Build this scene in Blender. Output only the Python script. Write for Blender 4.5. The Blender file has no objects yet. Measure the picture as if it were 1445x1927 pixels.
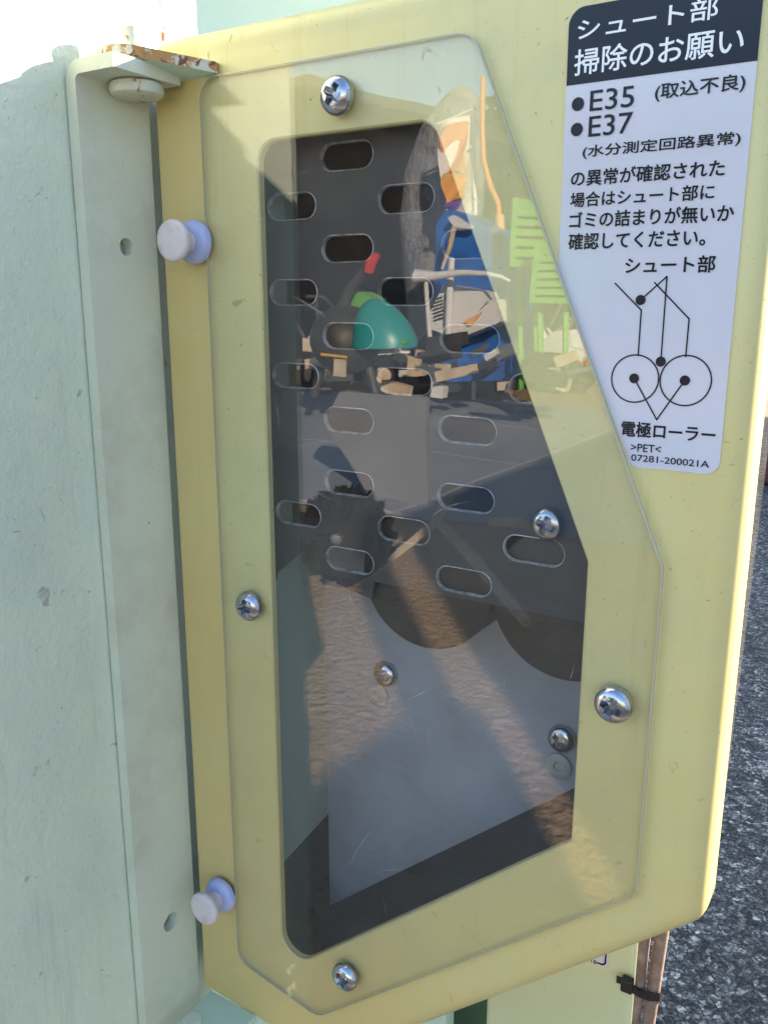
import bpy, bmesh, math, random
from mathutils import Vector, Matrix, geometry, noise
S = bpy.context.scene
COL = S.collection
R_ = math.radians
random.seed(7)

# ------------------------------------------------------------------ camera
D = 0.25                      # metres from the lens to the plane of the cover's face
FPX, CX, CY = 1626.2119, 722.5, 963.5
RC = ((0.85108675, -0.00144553, 0.52502309),
      (0.12420916, 0.97216328, -0.19867218),
      (-0.51012098, 0.23429994, 0.82757484))
cd = bpy.data.cameras.new('camera')
cam = bpy.data.objects.new('camera', cd)
COL.objects.link(cam)
cd.sensor_fit = 'VERTICAL'
cd.sensor_height = 36.0
cd.lens = FPX / 1927.0 * 36.0
cd.clip_start = 0.01
cd.clip_end = 400
def w_(v):                    # plate axes (right, down, into) to world axes
    return Vector((v[0], v[2], -v[1]))
cxa, cya, cza = w_(RC[0]), -w_(RC[1]), -w_(RC[2])
M = Matrix((cxa, cya, cza)).transposed().to_4x4()
M.translation = Vector((0, -D, 0))
cam.matrix_world = M
S.camera = cam

# ------------------------------------------------------------------ light
SUN = Vector((0.64, 0.77, 0.36)).normalized()
el = math.asin(SUN.z)
az = math.atan2(SUN.x, SUN.y)
world = bpy.data.worlds.new('World')
S.world = world
world.use_nodes = True
nt = world.node_tree
bg = nt.nodes['Background']
sky = nt.nodes.new('ShaderNodeTexSky')
sky.sky_type = 'NISHITA'
sky.sun_disc = False
sky.sun_elevation = el
sky.sun_rotation = az
sky.air_density = 1.0
sky.dust_density = 0.4
sky.ozone_density = 1.5
nt.links.new(sky.outputs[0], bg.inputs[0])
bg.inputs[1].default_value = 0.105
ld = bpy.data.lights.new('sun', 'SUN')
ld.energy = 5.0
ld.angle = R_(0.5)
ld.color = (1.0, 0.84, 0.66)
lo = bpy.data.objects.new('sun', ld)
COL.objects.link(lo)
lo.rotation_euler = (-SUN).to_track_quat('-Z', 'Y').to_euler()
vs = S.view_settings
vs.view_transform = 'Standard'
vs.look = 'None'
vs.gamma = 1
vs.use_curve_mapping = False
vs.exposure = 2.42

# ------------------------------------------------------------------ helpers
def ray(px, py):
    q = ((px - CX) / FPX, (py - CY) / FPX, 1.0)
    d = [sum(RC[k][i] * q[k] for k in range(3)) for i in range(3)]
    return d[0] / d[2], d[1] / d[2]
def P(px, py, w=0.0):         # (x, z) of a pixel on the plane y = w
    a, b = ray(px, py)
    return (a * (D + w), -b * (D + w))
def Q(px, py, y=0.0):
    x, z = P(px, py, y)
    return Vector((x, y, z))
def RV(px, py, t):            # what the clear panel mirrors there, t metres away
    a, b = ray(px, py)
    return Vector((a * t, -(t - D), -b * t))

def obj(name, mesh, mat, parent=None, smooth=35):
    if isinstance(mesh, MB):
        mesh = mesh.mesh(name)
    for m in (mat if isinstance(mat, (list, tuple)) else [mat]):
        mesh.materials.append(m)
    if smooth:
        mesh.shade_smooth()
        mesh.set_sharp_from_angle(angle=R_(smooth))
    o = bpy.data.objects.new(name, mesh)
    COL.objects.link(o)
    if parent:
        o.parent = parent
        o.matrix_parent_inverse = Matrix.Identity(4)
        o.location = -wl(parent)
    return o
def wl(o):
    v = Vector((0, 0, 0))
    while o:
        v += o.location
        o = o.parent
    return v
def thing(name, label, cat, loc=(0, 0, 0), group=None):
    o = bpy.data.objects.new(name, None)
    o.empty_display_size = 0.02
    COL.objects.link(o)
    o.location = loc
    return tag(o, label, cat, group)
def tag(o, label=None, cat=None, group=None, kind=None):
    if label: o['label'] = label
    if cat: o['category'] = cat
    if group: o['group'] = group
    if kind: o['kind'] = kind
    return o

class MB:
    def __init__(self):
        self.v, self.f, self.mi = [], [], []
    def add(self, vs, fs, mi=0):
        b = len(self.v)
        self.v += [Vector(v) for v in vs]
        self.f += [tuple(b + i for i in f) for f in fs]
        self.mi += [mi] * len(fs)
    def mesh(self, name, merge=True):
        me = bpy.data.meshes.new(name)
        me.from_pydata([tuple(v) for v in self.v], [], self.f)
        for p, m in zip(me.polygons, self.mi):
            p.material_index = m
        bm = bmesh.new()
        bm.from_mesh(me)
        if merge:
            bmesh.ops.remove_doubles(bm, verts=bm.verts, dist=1e-6)
        bmesh.ops.recalc_face_normals(bm, faces=bm.faces)
        bm.to_mesh(me)
        bm.free()
        me.update()
        return me
    def box(self, lo_, hi_, mi=0):
        x0, y0, z0 = lo_; x1, y1, z1 = hi_
        self.add([(x0, y0, z0), (x1, y0, z0), (x1, y1, z0), (x0, y1, z0), (x0, y0, z1), (x1, y0, z1), (x1, y1, z1), (x0, y1, z1)],
                 [(0, 3, 2, 1), (4, 5, 6, 7), (0, 1, 5, 4), (1, 2, 6, 5), (2, 3, 7, 6), (3, 0, 4, 7)], mi)
    def rings(self, rings, cap0=False, cap1=False, mi=0):
        n = len(rings[0])
        vs = [p for r in rings for p in r]
        fs = []
        for k in range(len(rings) - 1):
            for i in range(n):
                j = (i + 1) % n
                fs.append((k * n + i, k * n + j, (k + 1) * n + j, (k + 1) * n + i))
        if cap0: fs.append(tuple(range(n)))
        if cap1: fs.append(tuple((len(rings) - 1) * n + i for i in range(n)))
        self.add(vs, fs, mi)
    def lathe(self, prof, origin, axis, n=40, mi=0):   # prof: (radius, along)
        axis = Vector(axis).normalized()
        u = axis.orthogonal().normalized()
        w = axis.cross(u)
        rr = []
        for r, h in prof:
            r = max(r, 1e-5)
            rr.append([Vector(origin) + axis * h + (u * math.cos(2 * math.pi * i / n) + w * math.sin(2 * math.pi * i / n)) * r for i in range(n)])
        self.rings(rr, True, True, mi)
    def tube(self, pts, rad, n=12, mi=0):
        pts = [Vector(p) for p in pts]
        rr = []
        up = None
        for i, p in enumerate(pts):
            t = (pts[min(i + 1, len(pts) - 1)] - pts[max(i - 1, 0)]).normalized()
            if up is None: up = t.orthogonal().normalized()
            up = (up - t * up.dot(t)).normalized()
            s = t.cross(up)
            r = rad[i] if isinstance(rad, (list, tuple)) else rad
            rr.append([p + (up * math.cos(2 * math.pi * k / n) + s * math.sin(2 * math.pi * k / n)) * r for k in range(n)])
        self.rings(rr, True, True, mi)
    def plate(self, outer, holes, f, d0, d1, mi=0, edge_mi=None):   # f(a, b, d) -> xyz; sheet between d0 and d1
        loops = [outer] + list(holes)
        flat = [p for l in loops for p in l]
        tris = geometry.tessellate_polygon([[Vector((p[0], p[1], 0)) for p in l] for l in loops])
        for d in (d0, d1):
            self.add([f(p[0], p[1], d) for p in flat], tris, mi)
        for l in loops:
            self.rings([[f(p[0], p[1], d0) for p in l], [f(p[0], p[1], d1) for p in l]], mi=mi if edge_mi is None else edge_mi)
FXZ = lambda a, b, d: Vector((a, d, b))     # sheets parallel to the cover's face
FYZ = lambda a, b, d: Vector((d, a, b))     # sheets along the side panel
FXY = lambda a, b, d: Vector((a, b, d))     # level sheets

def fillet(poly, rad, seg=8):
    out = []
    n = len(poly)
    for i in range(n):
        p = Vector(poly[i][:2]); a = Vector(poly[i - 1][:2]); b = Vector(poly[(i + 1) % n][:2])
        r = rad[i] if isinstance(rad, (list, tuple)) else rad
        if r <= 0:
            out.append((p.x, p.y)); continue
        u = (a - p).normalized(); v = (b - p).normalized()
        ang = u.angle(v)
        d = r / math.tan(ang / 2)
        d = min(d, (a - p).length * 0.49, (b - p).length * 0.49)
        r = d * math.tan(ang / 2)
        c = p + (u + v).normalized() * (r / math.sin(ang / 2))
        s = p + u * d - c; e = p + v * d - c
        a0 = math.atan2(s.y, s.x); a1 = math.atan2(e.y, e.x)
        da = (a1 - a0 + math.pi) % (2 * math.pi) - math.pi
        for k in range(seg + 1):
            t = a0 + da * k / seg
            out.append((c.x + r * math.cos(t), c.y + r * math.sin(t)))
    return out
def inset(poly, ds):          # move each edge i (from corner i to i+1) inwards; poly given clockwise or not
    n = len(poly)
    area = sum(poly[i][0] * poly[(i + 1) % n][1] - poly[(i + 1) % n][0] * poly[i][1] for i in range(n))
    sg = 1 if area > 0 else -1
    L = []
    for i in range(n):
        p = Vector(poly[i]); q = Vector(poly[(i + 1) % n])
        t = (q - p).normalized()
        nrm = Vector((-t.y, t.x)) * sg
        d = ds[i] if isinstance(ds, (list, tuple)) else ds
        L.append((p + nrm * d, t))
    out = []
    for i in range(n):
        p, t = L[i - 1]; q, s = L[i]
        den = t.x * s.y - t.y * s.x
        k = ((q.x - p.x) * s.y - (q.y - p.y) * s.x) / den
        out.append(tuple(p + t * k))
    return out
def stadium(cx, cz, hl, hh, n=10):
    out = []
    for k in range(n + 1):
        t = -math.pi / 2 + math.pi * k / n
        out.append((cx + hl - hh + hh * math.cos(t), cz + hh * math.sin(t)))
    for k in range(n + 1):
        t = math.pi / 2 + math.pi * k / n
        out.append((cx - hl + hh + hh * math.cos(t), cz + hh * math.sin(t)))
    return out
def circle(cx, cz, r, n=36):
    return [(cx + r * math.cos(2 * math.pi * i / n), cz + r * math.sin(2 * math.pi * i / n)) for i in range(n)]
def line_meet(p, q, r, s):
    p, q, r, s = map(Vector, (p, q, r, s))
    t, u = q - p, s - r
    k = ((r.x - p.x) * u.y - (r.y - p.y) * u.x) / (t.x * u.y - t.y * u.x)
    return tuple(p + t * k)

# ------------------------------------------------------------------ materials
def mat(name, col, rough=0.5, metal=0.0, spec=0.5, var=None, speck=None, bump=None, coat=0.0, streak=None, warm_bounce=None):
    """var = (colour2, scale, lo, hi); several allowed as a list; speck = (colour, scale, threshold); bump = (scale, strength, dist)"""
    m = bpy.data.materials.new(name)
    m.use_nodes = True
    N, L = m.node_tree.nodes, m.node_tree.links
    b = N['Principled BSDF']
    b.inputs['Roughness'].default_value = rough
    b.inputs['Metallic'].default_value = metal
    b.inputs['Specular IOR Level'].default_value = spec
    b.inputs['Coat Weight'].default_value = coat
    tc = N.new('ShaderNodeTexCoord')
    cur = N.new('ShaderNodeRGB'); cur.outputs[0].default_value = (*col, 1)
    cur = cur.outputs[0]
    def ramp(src, a, c):
        r = N.new('ShaderNodeMapRange'); r.inputs[1].default_value = a; r.inputs[2].default_value = c
        L.new(src, r.inputs[0]); return r.outputs[0]
    def mix(fac, a, c2):
        x = N.new('ShaderNodeMix'); x.data_type = 'RGBA'
        L.new(fac, x.inputs[0]); L.new(a, x.inputs[6]); x.inputs[7].default_value = (*c2, 1)
        return x.outputs[2]
    def nz(scale, detail=6, rgh=0.6, dist=0.0, off=0):
        n = N.new('ShaderNodeTexNoise'); n.inputs['Scale'].default_value = scale; n.inputs['Detail'].default_value = detail
        n.inputs['Roughness'].default_value = rgh; n.inputs['Distortion'].default_value = dist
        if off:
            mp = N.new('ShaderNodeMapping'); mp.inputs[1].default_value = (off, off * 1.7, -off); L.new(tc.outputs['Object'], mp.inputs[0]); L.new(mp.outputs[0], n.inputs[0])
        else:
            L.new(tc.outputs['Object'], n.inputs[0])
        return n.outputs[0]
    for k, v in enumerate(var if isinstance(var, list) else [var] if var else []):
        c2, sc, a, c = v
        cur = mix(ramp(nz(sc, off=k * 3.1), a, c), cur, c2)
    for k, v in enumerate(speck if isinstance(speck, list) else [speck] if speck else []):
        c2, sc, th = v
        cur = mix(ramp(nz(sc, 6, 0.55, 0.8, off=5 + k), th, th + 0.045), cur, c2)
    if streak:                      # (colour, lo, hi): dirt that ran down the face
        mp = N.new('ShaderNodeMapping'); mp.inputs[3].default_value = (1, 1, 0.07); L.new(tc.outputs['Object'], mp.inputs[0])
        n = N.new('ShaderNodeTexNoise'); n.inputs['Scale'].default_value = 120; n.inputs['Detail'].default_value = 6; n.inputs['Roughness'].default_value = 0.7
        L.new(mp.outputs[0], n.inputs[0])
        cur = mix(ramp(n.outputs[0], streak[1], streak[2]), cur, streak[0])
    if warm_bounce:                        # (colour, amount): warm bounce light painted into the left strip and lower part
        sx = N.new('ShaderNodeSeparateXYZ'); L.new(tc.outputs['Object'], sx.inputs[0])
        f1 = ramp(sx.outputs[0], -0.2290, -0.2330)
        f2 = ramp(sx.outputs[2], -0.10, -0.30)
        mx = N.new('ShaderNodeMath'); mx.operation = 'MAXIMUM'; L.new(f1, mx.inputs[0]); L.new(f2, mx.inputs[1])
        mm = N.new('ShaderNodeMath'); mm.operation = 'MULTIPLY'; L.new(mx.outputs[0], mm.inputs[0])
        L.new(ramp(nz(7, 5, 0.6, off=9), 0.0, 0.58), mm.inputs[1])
        m2 = N.new('ShaderNodeMath'); m2.operation = 'MULTIPLY'; L.new(mm.outputs[0], m2.inputs[0]); m2.inputs[1].default_value = warm_bounce[1]
        cur = mix(m2.outputs[0], cur, warm_bounce[0])
    L.new(cur, b.inputs['Base Color'])
    if bump:
        bn = N.new('ShaderNodeBump'); bn.inputs['Strength'].default_value = bump[1]; bn.inputs['Distance'].default_value = bump[2]
        L.new(nz(bump[0], 4), bn.inputs['Height']); L.new(bn.outputs[0], b.inputs['Normal'])
    return m

M_cover = mat('cream_yellow_plastic', (0.64, 0.58, 0.285), 0.36, var=[((0.63, 0.52, 0.22), 9, 0.42, 0.70), ((0.54, 0.50, 0.26), 40, 0.5, 0.9)],
              speck=[((0.18, 0.14, 0.06), 420, 0.70), ((0.36, 0.27, 0.10), 900, 0.675), ((0.44, 0.35, 0.16), 150, 0.675)], bump=(2500, 0.06, 0.0004), streak=((0.53, 0.45, 0.20), 0.56, 0.80), warm_bounce=((0.62, 0.45, 0.17), 0.9))
M_wall = mat('pale_green_paint', (0.68, 0.73, 0.57), 0.34, var=[((0.55, 0.61, 0.52), 14, 0.45, 0.8), ((0.66, 0.70, 0.60), 55, 0.45, 0.8)],
             speck=[((0.16, 0.17, 0.14), 330, 0.72), ((0.30, 0.31, 0.26), 800, 0.68), ((0.42, 0.42, 0.35), 110, 0.67)], bump=(300, 0.45, 0.0014), coat=0.3, streak=((0.50, 0.52, 0.43), 0.58, 0.82))
M_bracket = mat('dusty_pale_green_paint', (0.62, 0.65, 0.52), 0.5, var=[((0.53, 0.52, 0.41), 30, 0.45, 0.75), ((0.65, 0.66, 0.56), 120, 0.5, 0.8)],
                speck=[((0.15, 0.14, 0.11), 380, 0.73), ((0.25, 0.20, 0.13), 900, 0.70)], bump=(600, 0.25, 0.0006))
M_rusty = mat('rust_spotted_paint', (0.56, 0.56, 0.46), 0.5, speck=[((0.36, 0.17, 0.05), 150, 0.625), ((0.14, 0.05, 0.02), 300, 0.66)], bump=(500, 0.35, 0.0006))
M_rustedge = mat('rust_eaten_edge', (0.58, 0.56, 0.46), 0.6, speck=[((0.42, 0.22, 0.07), 130, 0.47), ((0.17, 0.06, 0.025), 260, 0.55)], bump=(500, 0.5, 0.0008))
M_glossgreen = mat('glossy_pale_green_paint', (0.50, 0.62, 0.50), 0.12, var=[((0.46, 0.58, 0.47), 6, 0.4, 0.8)], bump=(25, 0.25, 0.004))
M_teal = mat('pale_mint_paint', (0.52, 0.65, 0.54), 0.4, speck=[((0.2, 0.22, 0.18), 380, 0.72)], bump=(600, 0.2, 0.0005))
M_zinc = mat('zinc_plated_steel', (0.50, 0.51, 0.55), 0.17, 1.0, var=[((0.30, 0.30, 0.34), 300, 0.45, 0.7)], bump=(500, 0.12, 0.0004))
M_collar = mat('lilac_blue_plastic', (0.36, 0.40, 0.68), 0.4, var=[((0.50, 0.50, 0.66), 160, 0.45, 0.75)], speck=((0.12, 0.1, 0.2), 500, 0.72))
M_knob = mat('dirty_pink_white_plastic', (0.66, 0.58, 0.58), 0.45, var=[((0.54, 0.45, 0.42), 150, 0.46, 0.74)], speck=((0.25, 0.17, 0.12), 500, 0.70), bump=(700, 0.15, 0.0004))
M_sticker = mat('white_sticker_film', (0.60, 0.59, 0.66), 0.14, var=((0.56, 0.55, 0.63), 30, 0.4, 0.8), speck=((0.45, 0.42, 0.40), 600, 0.76))
M_black = mat('black_print', (0.009, 0.010, 0.018), 0.25, spec=0.35)
M_white = mat('white_print', (0.80, 0.80, 0.83), 0.2)
M_slate = mat('slate_grey_paint', (0.040, 0.041, 0.044), 0.45, spec=0.3, var=[((0.052, 0.051, 0.053), 60, 0.4, 0.8)], speck=((0.03, 0.03, 0.03), 600, 0.68), bump=(900, 0.1, 0.0003))
M_slotrim = mat('bare_cut_steel', (0.60, 0.61, 0.62), 0.4, 0.3, var=((0.22, 0.22, 0.23), 260, 0.42, 0.62))
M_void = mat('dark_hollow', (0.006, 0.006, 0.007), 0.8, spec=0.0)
M_inner = mat('light_grey_plastic', (0.29, 0.30, 0.34), 0.4, spec=0.25, var=[((0.20, 0.205, 0.23), 25, 0.4, 0.8)], speck=((0.15, 0.13, 0.11), 700, 0.72))
M_innerside = mat('grey_green_plastic', (0.26, 0.32, 0.29), 0.4, var=((0.22, 0.28, 0.25), 30, 0.4, 0.8))
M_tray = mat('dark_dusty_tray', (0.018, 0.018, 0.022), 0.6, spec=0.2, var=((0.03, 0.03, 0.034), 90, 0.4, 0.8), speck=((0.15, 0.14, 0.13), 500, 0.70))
M_roller = mat('dark_brown_steel', (0.034, 0.025, 0.022), 0.4, spec=0.3, var=((0.032, 0.026, 0.024), 60, 0.4, 0.8), speck=((0.12, 0.10, 0.08), 900, 0.73))
M_grommet = mat('translucent_grey_plastic', (0.27, 0.275, 0.27), 0.4)
M_cream = mat('pale_cream_paint', (0.62, 0.62, 0.37), 0.4, var=((0.58, 0.57, 0.32), 12, 0.4, 0.8), speck=((0.25, 0.22, 0.14), 400, 0.73), bump=(800, 0.1, 0.0004))
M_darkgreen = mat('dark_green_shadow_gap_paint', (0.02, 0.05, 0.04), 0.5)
M_cable = mat('dusty_brown_rubber', (0.22, 0.135, 0.10), 0.8, var=((0.33, 0.24, 0.19), 200, 0.42, 0.7), speck=((0.05, 0.03, 0.025), 700, 0.66), bump=(900, 0.4, 0.0008))
M_tie = mat('black_nylon', (0.012, 0.012, 0.013), 0.4)

def thin_clear(name, tint, dust):
    m = bpy.data.materials.new(name); m.use_nodes = True
    N, L = m.node_tree.nodes, m.node_tree.links
    N.remove(N['Principled BSDF'])
    out = N['Material Output']
    ge = N.new('ShaderNodeNewGeometry')
    dot = N.new('ShaderNodeVectorMath'); dot.operation = 'DOT_PRODUCT'
    L.new(ge.outputs['Normal'], dot.inputs[0]); L.new(ge.outputs['Incoming'], dot.inputs[1])
    def ma(op, a, b=None):
        n = N.new('ShaderNodeMath'); n.operation = op
        for i, x in enumerate((a, b)):
            if x is None: continue
            if isinstance(x, (int, float)): n.inputs[i].default_value = x
            else: L.new(x, n.inputs[i])
        return n.outputs[0]
    c = ma('ABSOLUTE', dot.outputs['Value'])
    f = ma('ADD', ma('MULTIPLY', ma('POWER', ma('SUBTRACT', 1.0, c), 5.0), 0.95), 0.050)
    tr = N.new('ShaderNodeBsdfTransparent'); tr.inputs[0].default_value = (*tint, 1)
    gl = N.new('ShaderNodeBsdfGlossy'); gl.inputs['Roughness'].default_value = 0.004
    tc = N.new('ShaderNodeTexCoord')
    nz = N.new('ShaderNodeTexNoise'); nz.inputs['Scale'].default_value = 22; nz.inputs['Detail'].default_value = 1
    L.new(tc.outputs['Object'], nz.inputs[0])
    bn = N.new('ShaderNodeBump'); bn.inputs['Strength'].default_value = 0.05; bn.inputs['Distance'].default_value = 0.002
    L.new(nz.outputs[0], bn.inputs['Height']); L.new(bn.outputs[0], gl.inputs['Normal'])
    df = N.new('ShaderNodeBsdfDiffuse'); df.inputs[0].default_value = (0.7, 0.69, 0.66, 1)
    n2 = N.new('ShaderNodeTexNoise'); n2.inputs['Scale'].default_value = 60; n2.inputs['Detail'].default_value = 8; n2.inputs['Roughness'].default_value = 0.7
    L.new(tc.outputs['Object'], n2.inputs[0])
    mr = N.new('ShaderNodeMapRange'); mr.inputs[1].default_value = 0.35; mr.inputs[2].default_value = 0.75; mr.inputs[3].default_value = dust * 0.4; mr.inputs[4].default_value = dust * 1.6
    L.new(n2.outputs[0], mr.inputs[0])
    m1 = N.new('ShaderNodeMixShader'); L.new(mr.outputs[0], m1.inputs[0]); L.new(tr.outputs[0], m1.inputs[1]); L.new(df.outputs[0], m1.inputs[2])
    m2 = N.new('ShaderNodeMixShader'); L.new(f, m2.inputs[0]); L.new(m1.outputs[0], m2.inputs[1]); L.new(gl.outputs[0], m2.inputs[2])
    L.new(m2.outputs[0], out.inputs[0])
    return m
M_clear = thin_clear('clear_polycarbonate', (0.985, 0.985, 0.98), 0.009)
M_clearedge = mat('frosted_cut_edge', (0.50, 0.47, 0.33), 0.3)
M_skirt = thin_clear('clear_skirt_plastic', (0.86, 0.88, 0.86), 0.10)

def ground_mat():
    m = bpy.data.materials.new('rough_aggregate_paving'); m.use_nodes = True
    N, L = m.node_tree.nodes, m.node_tree.links
    b = N['Principled BSDF']; b.inputs['Roughness'].default_value = 0.85
    tc = N.new('ShaderNodeTexCoord')
    def vor(sc, feat='F1'):
        v = N.new('ShaderNodeTexVoronoi'); v.feature = feat; v.inputs['Scale'].default_value = sc
        nz = N.new('ShaderNodeTexNoise'); nz.inputs['Scale'].default_value = sc * 0.8; nz.inputs['Detail'].default_value = 4
        mx = N.new('ShaderNodeMix'); mx.data_type = 'VECTOR'; mx.inputs[0].default_value = 0.005
        L.new(tc.outputs['Object'], nz.inputs[0]); L.new(tc.outputs['Object'], mx.inputs[4]); L.new(nz.outputs['Color'], mx.inputs[5])
        L.new(mx.outputs[1], v.inputs['Vector'])
        return v
    v1 = vor(105); v2 = vor(260)
    cr = N.new('ShaderNodeValToRGB'); e = cr.color_ramp.elements
    e[0].position = 0.0; e[0].color = (0.06, 0.055, 0.052, 1); e[1].position = 1.0; e[1].color = (0.66, 0.58, 0.52, 1)
    e.new(0.45).color = (0.19, 0.165, 0.155, 1); e.new(0.75).color = (0.33, 0.29, 0.265, 1)
    sp = N.new('ShaderNodeSeparateColor'); L.new(v1.outputs['Color'], sp.inputs[0]); L.new(sp.outputs[0], cr.inputs[0])
    sp2 = N.new('ShaderNodeSeparateColor'); L.new(v2.outputs['Color'], sp2.inputs[0])
    mr = N.new('ShaderNodeMapRange'); L.new(sp2.outputs[1], mr.inputs[0]); mr.inputs[1].default_value = 0.35; mr.inputs[2].default_value = 1; mr.inputs[3].default_value = 0.45; mr.inputs[4].default_value = 2.3
    mu = N.new('ShaderNodeMix'); mu.data_type = 'RGBA'; mu.blend_type = 'MULTIPLY'; mu.inputs[0].default_value = 1
    L.new(cr.outputs[0], mu.inputs[6]); L.new(mr.outputs[0], mu.inputs[7])
    big = N.new('ShaderNodeTexNoise'); big.inputs['Scale'].default_value = 3.5; big.inputs['Detail'].default_value = 5; L.new(tc.outputs['Object'], big.inputs[0])
    mb2 = N.new('ShaderNodeMapRange'); mb2.inputs[1].default_value = 0.35; mb2.inputs[2].default_value = 0.65; mb2.inputs[3].default_value = 0.7; mb2.inputs[4].default_value = 1.15; L.new(big.outputs[0], mb2.inputs[0])
    ed = vor(105, 'DISTANCE_TO_EDGE')
    me2 = N.new('ShaderNodeMapRange'); me2.inputs[1].default_value = 0.0; me2.inputs[2].default_value = 0.12; me2.inputs[3].default_value = 0.35; me2.inputs[4].default_value = 1.0; L.new(ed.outputs['Distance'], me2.inputs[0])
    m3 = N.new('ShaderNodeMath'); m3.operation = 'MULTIPLY'; L.new(mb2.outputs[0], m3.inputs[0]); L.new(me2.outputs[0], m3.inputs[1])
    m4 = N.new('ShaderNodeMix'); m4.data_type = 'RGBA'; m4.blend_type = 'MULTIPLY'; m4.inputs[0].default_value = 1; L.new(mu.outputs[2], m4.inputs[6]); L.new(m3.outputs[0], m4.inputs[7])
    L.new(m4.outputs[2], b.inputs['Base Color'])
    bn = N.new('ShaderNodeBump'); bn.inputs['Strength'].default_value = 1; bn.inputs['Distance'].default_value = 0.012
    ad = N.new('ShaderNodeMath'); ad.operation = 'ADD'
    L.new(sp.outputs[1], ad.inputs[0]); L.new(v2.outputs['Distance'], ad.inputs[1])
    L.new(ad.outputs[0], bn.inputs['Height']); L.new(bn.outputs[0], b.inputs['Normal'])
    return m
M_ground = ground_mat()
M_dirt = mat('trodden_brown_earth', (0.50, 0.34, 0.20), 0.9, var=[((0.42, 0.27, 0.15), 1.2, 0.4, 0.7), ((0.58, 0.43, 0.29), 14, 0.5, 0.8)],
             speck=[((0.13, 0.09, 0.06), 34, 0.64), ((0.62, 0.50, 0.36), 60, 0.66)], bump=(40, 0.9, 0.020))
M_concrete = mat('grey_concrete_slabs', (0.38, 0.40, 0.45), 0.85, var=[((0.27, 0.29, 0.33), 0.8, 0.4, 0.7)], bump=(20, 0.4, 0.02))

# ------------------------------------------------------------------ setting: ground
ZG = -0.80
g = MB(); g.box((-150, -150, ZG - 0.5), (150, 150, ZG))
tag(obj('ground', g, M_dirt, smooth=0), kind='structure')
g = MB(); g.box((-3.0, 0.25, ZG - 0.1), (6, 6.5, ZG + 0.004))
tag(obj('pavement', g, M_ground, smooth=0), kind='structure')
g = MB()
for i in range(7):
    for j in range(3):
        g.box((-9 + i * 1.22, -6.3 + j * 1.25, ZG - 0.1), (-9 + i * 1.22 + 1.2, -6.3 + j * 1.25 + 1.23, ZG + 0.012))
tag(obj('yard_slabs', g, M_concrete, smooth=0), kind='structure')

# ------------------------------------------------------------------ dryer body: side panel and front panel
XW = -0.262
YE = -0.0985
sp = MB()
yz = [(YE, ZG), (0.0145, ZG), (0.0145, 1.5), (YE, 1.5)]
sp.plate(yz, [], FYZ, XW - 0.04, XW)
o = obj('side_panel', sp, M_wall)
bv = o.modifiers.new('bevel', 'BEVEL'); bv.width = 0.002; bv.segments = 3; bv.limit_method = 'ANGLE'
tag(o, 'pale green painted steel side panel left of the yellow cover, speckled with grime', 'panel')
fp = MB()
YB = 0.120
fp.box((-0.75, YB, 0.06), (P(688, 0, YB)[0], YB + 0.010, 1.5))
o = obj('front_panel', fp, M_glossgreen)
bv = o.modifiers.new('bevel', 'BEVEL'); bv.width = 0.004; bv.segments = 3; bv.limit_method = 'ANGLE'
tag(o, 'glossy pale green machine panel showing above the top edge of the yellow cover', 'panel')

# cabinet below: cream box, pale strip and the dark recess between them
YC = 0.060
x0 = P(913, 1900, YC)[0]; x1 = P(1194, 1850, YC)[0]
cb = MB(); cb.box((x0, YC, ZG), (x1, YC + 0.014, -0.165))
o = obj('control_cabinet', cb, M_cream)
bv = o.modifiers.new('bevel', 'BEVEL'); bv.width = 0.0025; bv.segments = 3
tag(o, 'pale cream metal cabinet standing below the yellow cover, in front of the paving', 'cabinet')
xg = P(836, 1915, YC)[0]
lp = MB(); lp.box((-0.45, YC, ZG), (xg, YC + 0.012, -0.195))
o = obj('lower_panel', lp, M_teal)
bv = o.modifiers.new('bevel', 'BEVEL'); bv.width = 0.002; bv.segments = 2
tag(o, 'pale green lower machine panel under the cover, left of the dark recess', 'panel')
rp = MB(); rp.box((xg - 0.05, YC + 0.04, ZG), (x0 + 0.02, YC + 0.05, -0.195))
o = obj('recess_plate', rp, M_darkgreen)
tag(o, 'dark green plate deep in the recess left of the cream cabinet', 'plate')

# ------------------------------------------------------------------ lettering
def text_mesh(txt, xa, xb, za, zb, y, weight=0.0, keep=None):
    cu = bpy.data.curves.new('lettering', 'FONT')
    cu.body = txt
    cu.size = 1.0
    cu.resolution_u = 4
    t = bpy.data.objects.new('lettering', cu)
    COL.objects.link(t)
    dg = bpy.context.evaluated_depsgraph_get()
    me = bpy.data.meshes.new_from_object(t.evaluated_get(dg))
    bpy.data.objects.remove(t)
    xs = [v.co.x for v in me.vertices]; ys = [v.co.y for v in me.vertices]
    X0, X1, Y0, Y1 = min(xs), max(xs), min(ys), max(ys)
    vs = [(xa + (v.co.x - X0) / (X1 - X0) * (xb - xa), y, za + (v.co.y - Y0) / (Y1 - Y0) * (zb - za)) for v in me.vertices]
    fs = [tuple(p.vertices) for p in me.polygons]
    bpy.data.meshes.remove(me)
    if weight:                       # heavier strokes: the same outline laid down again a hair to each side
        n = len(vs); e = weight * (zb - za) * 1.5
        av, af = list(vs), list(fs)
        for k in range(8):
            c, d = e * math.cos(k * math.pi / 4), e * math.sin(k * math.pi / 4)
            av += [(v[0] + c, y + 2e-6 * (k + 1), v[2] + d) for v in vs]
            af += [tuple(i + n * (k + 1) for i in f) for f in fs]
        vs, fs = av, af
    return vs, fs
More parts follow.
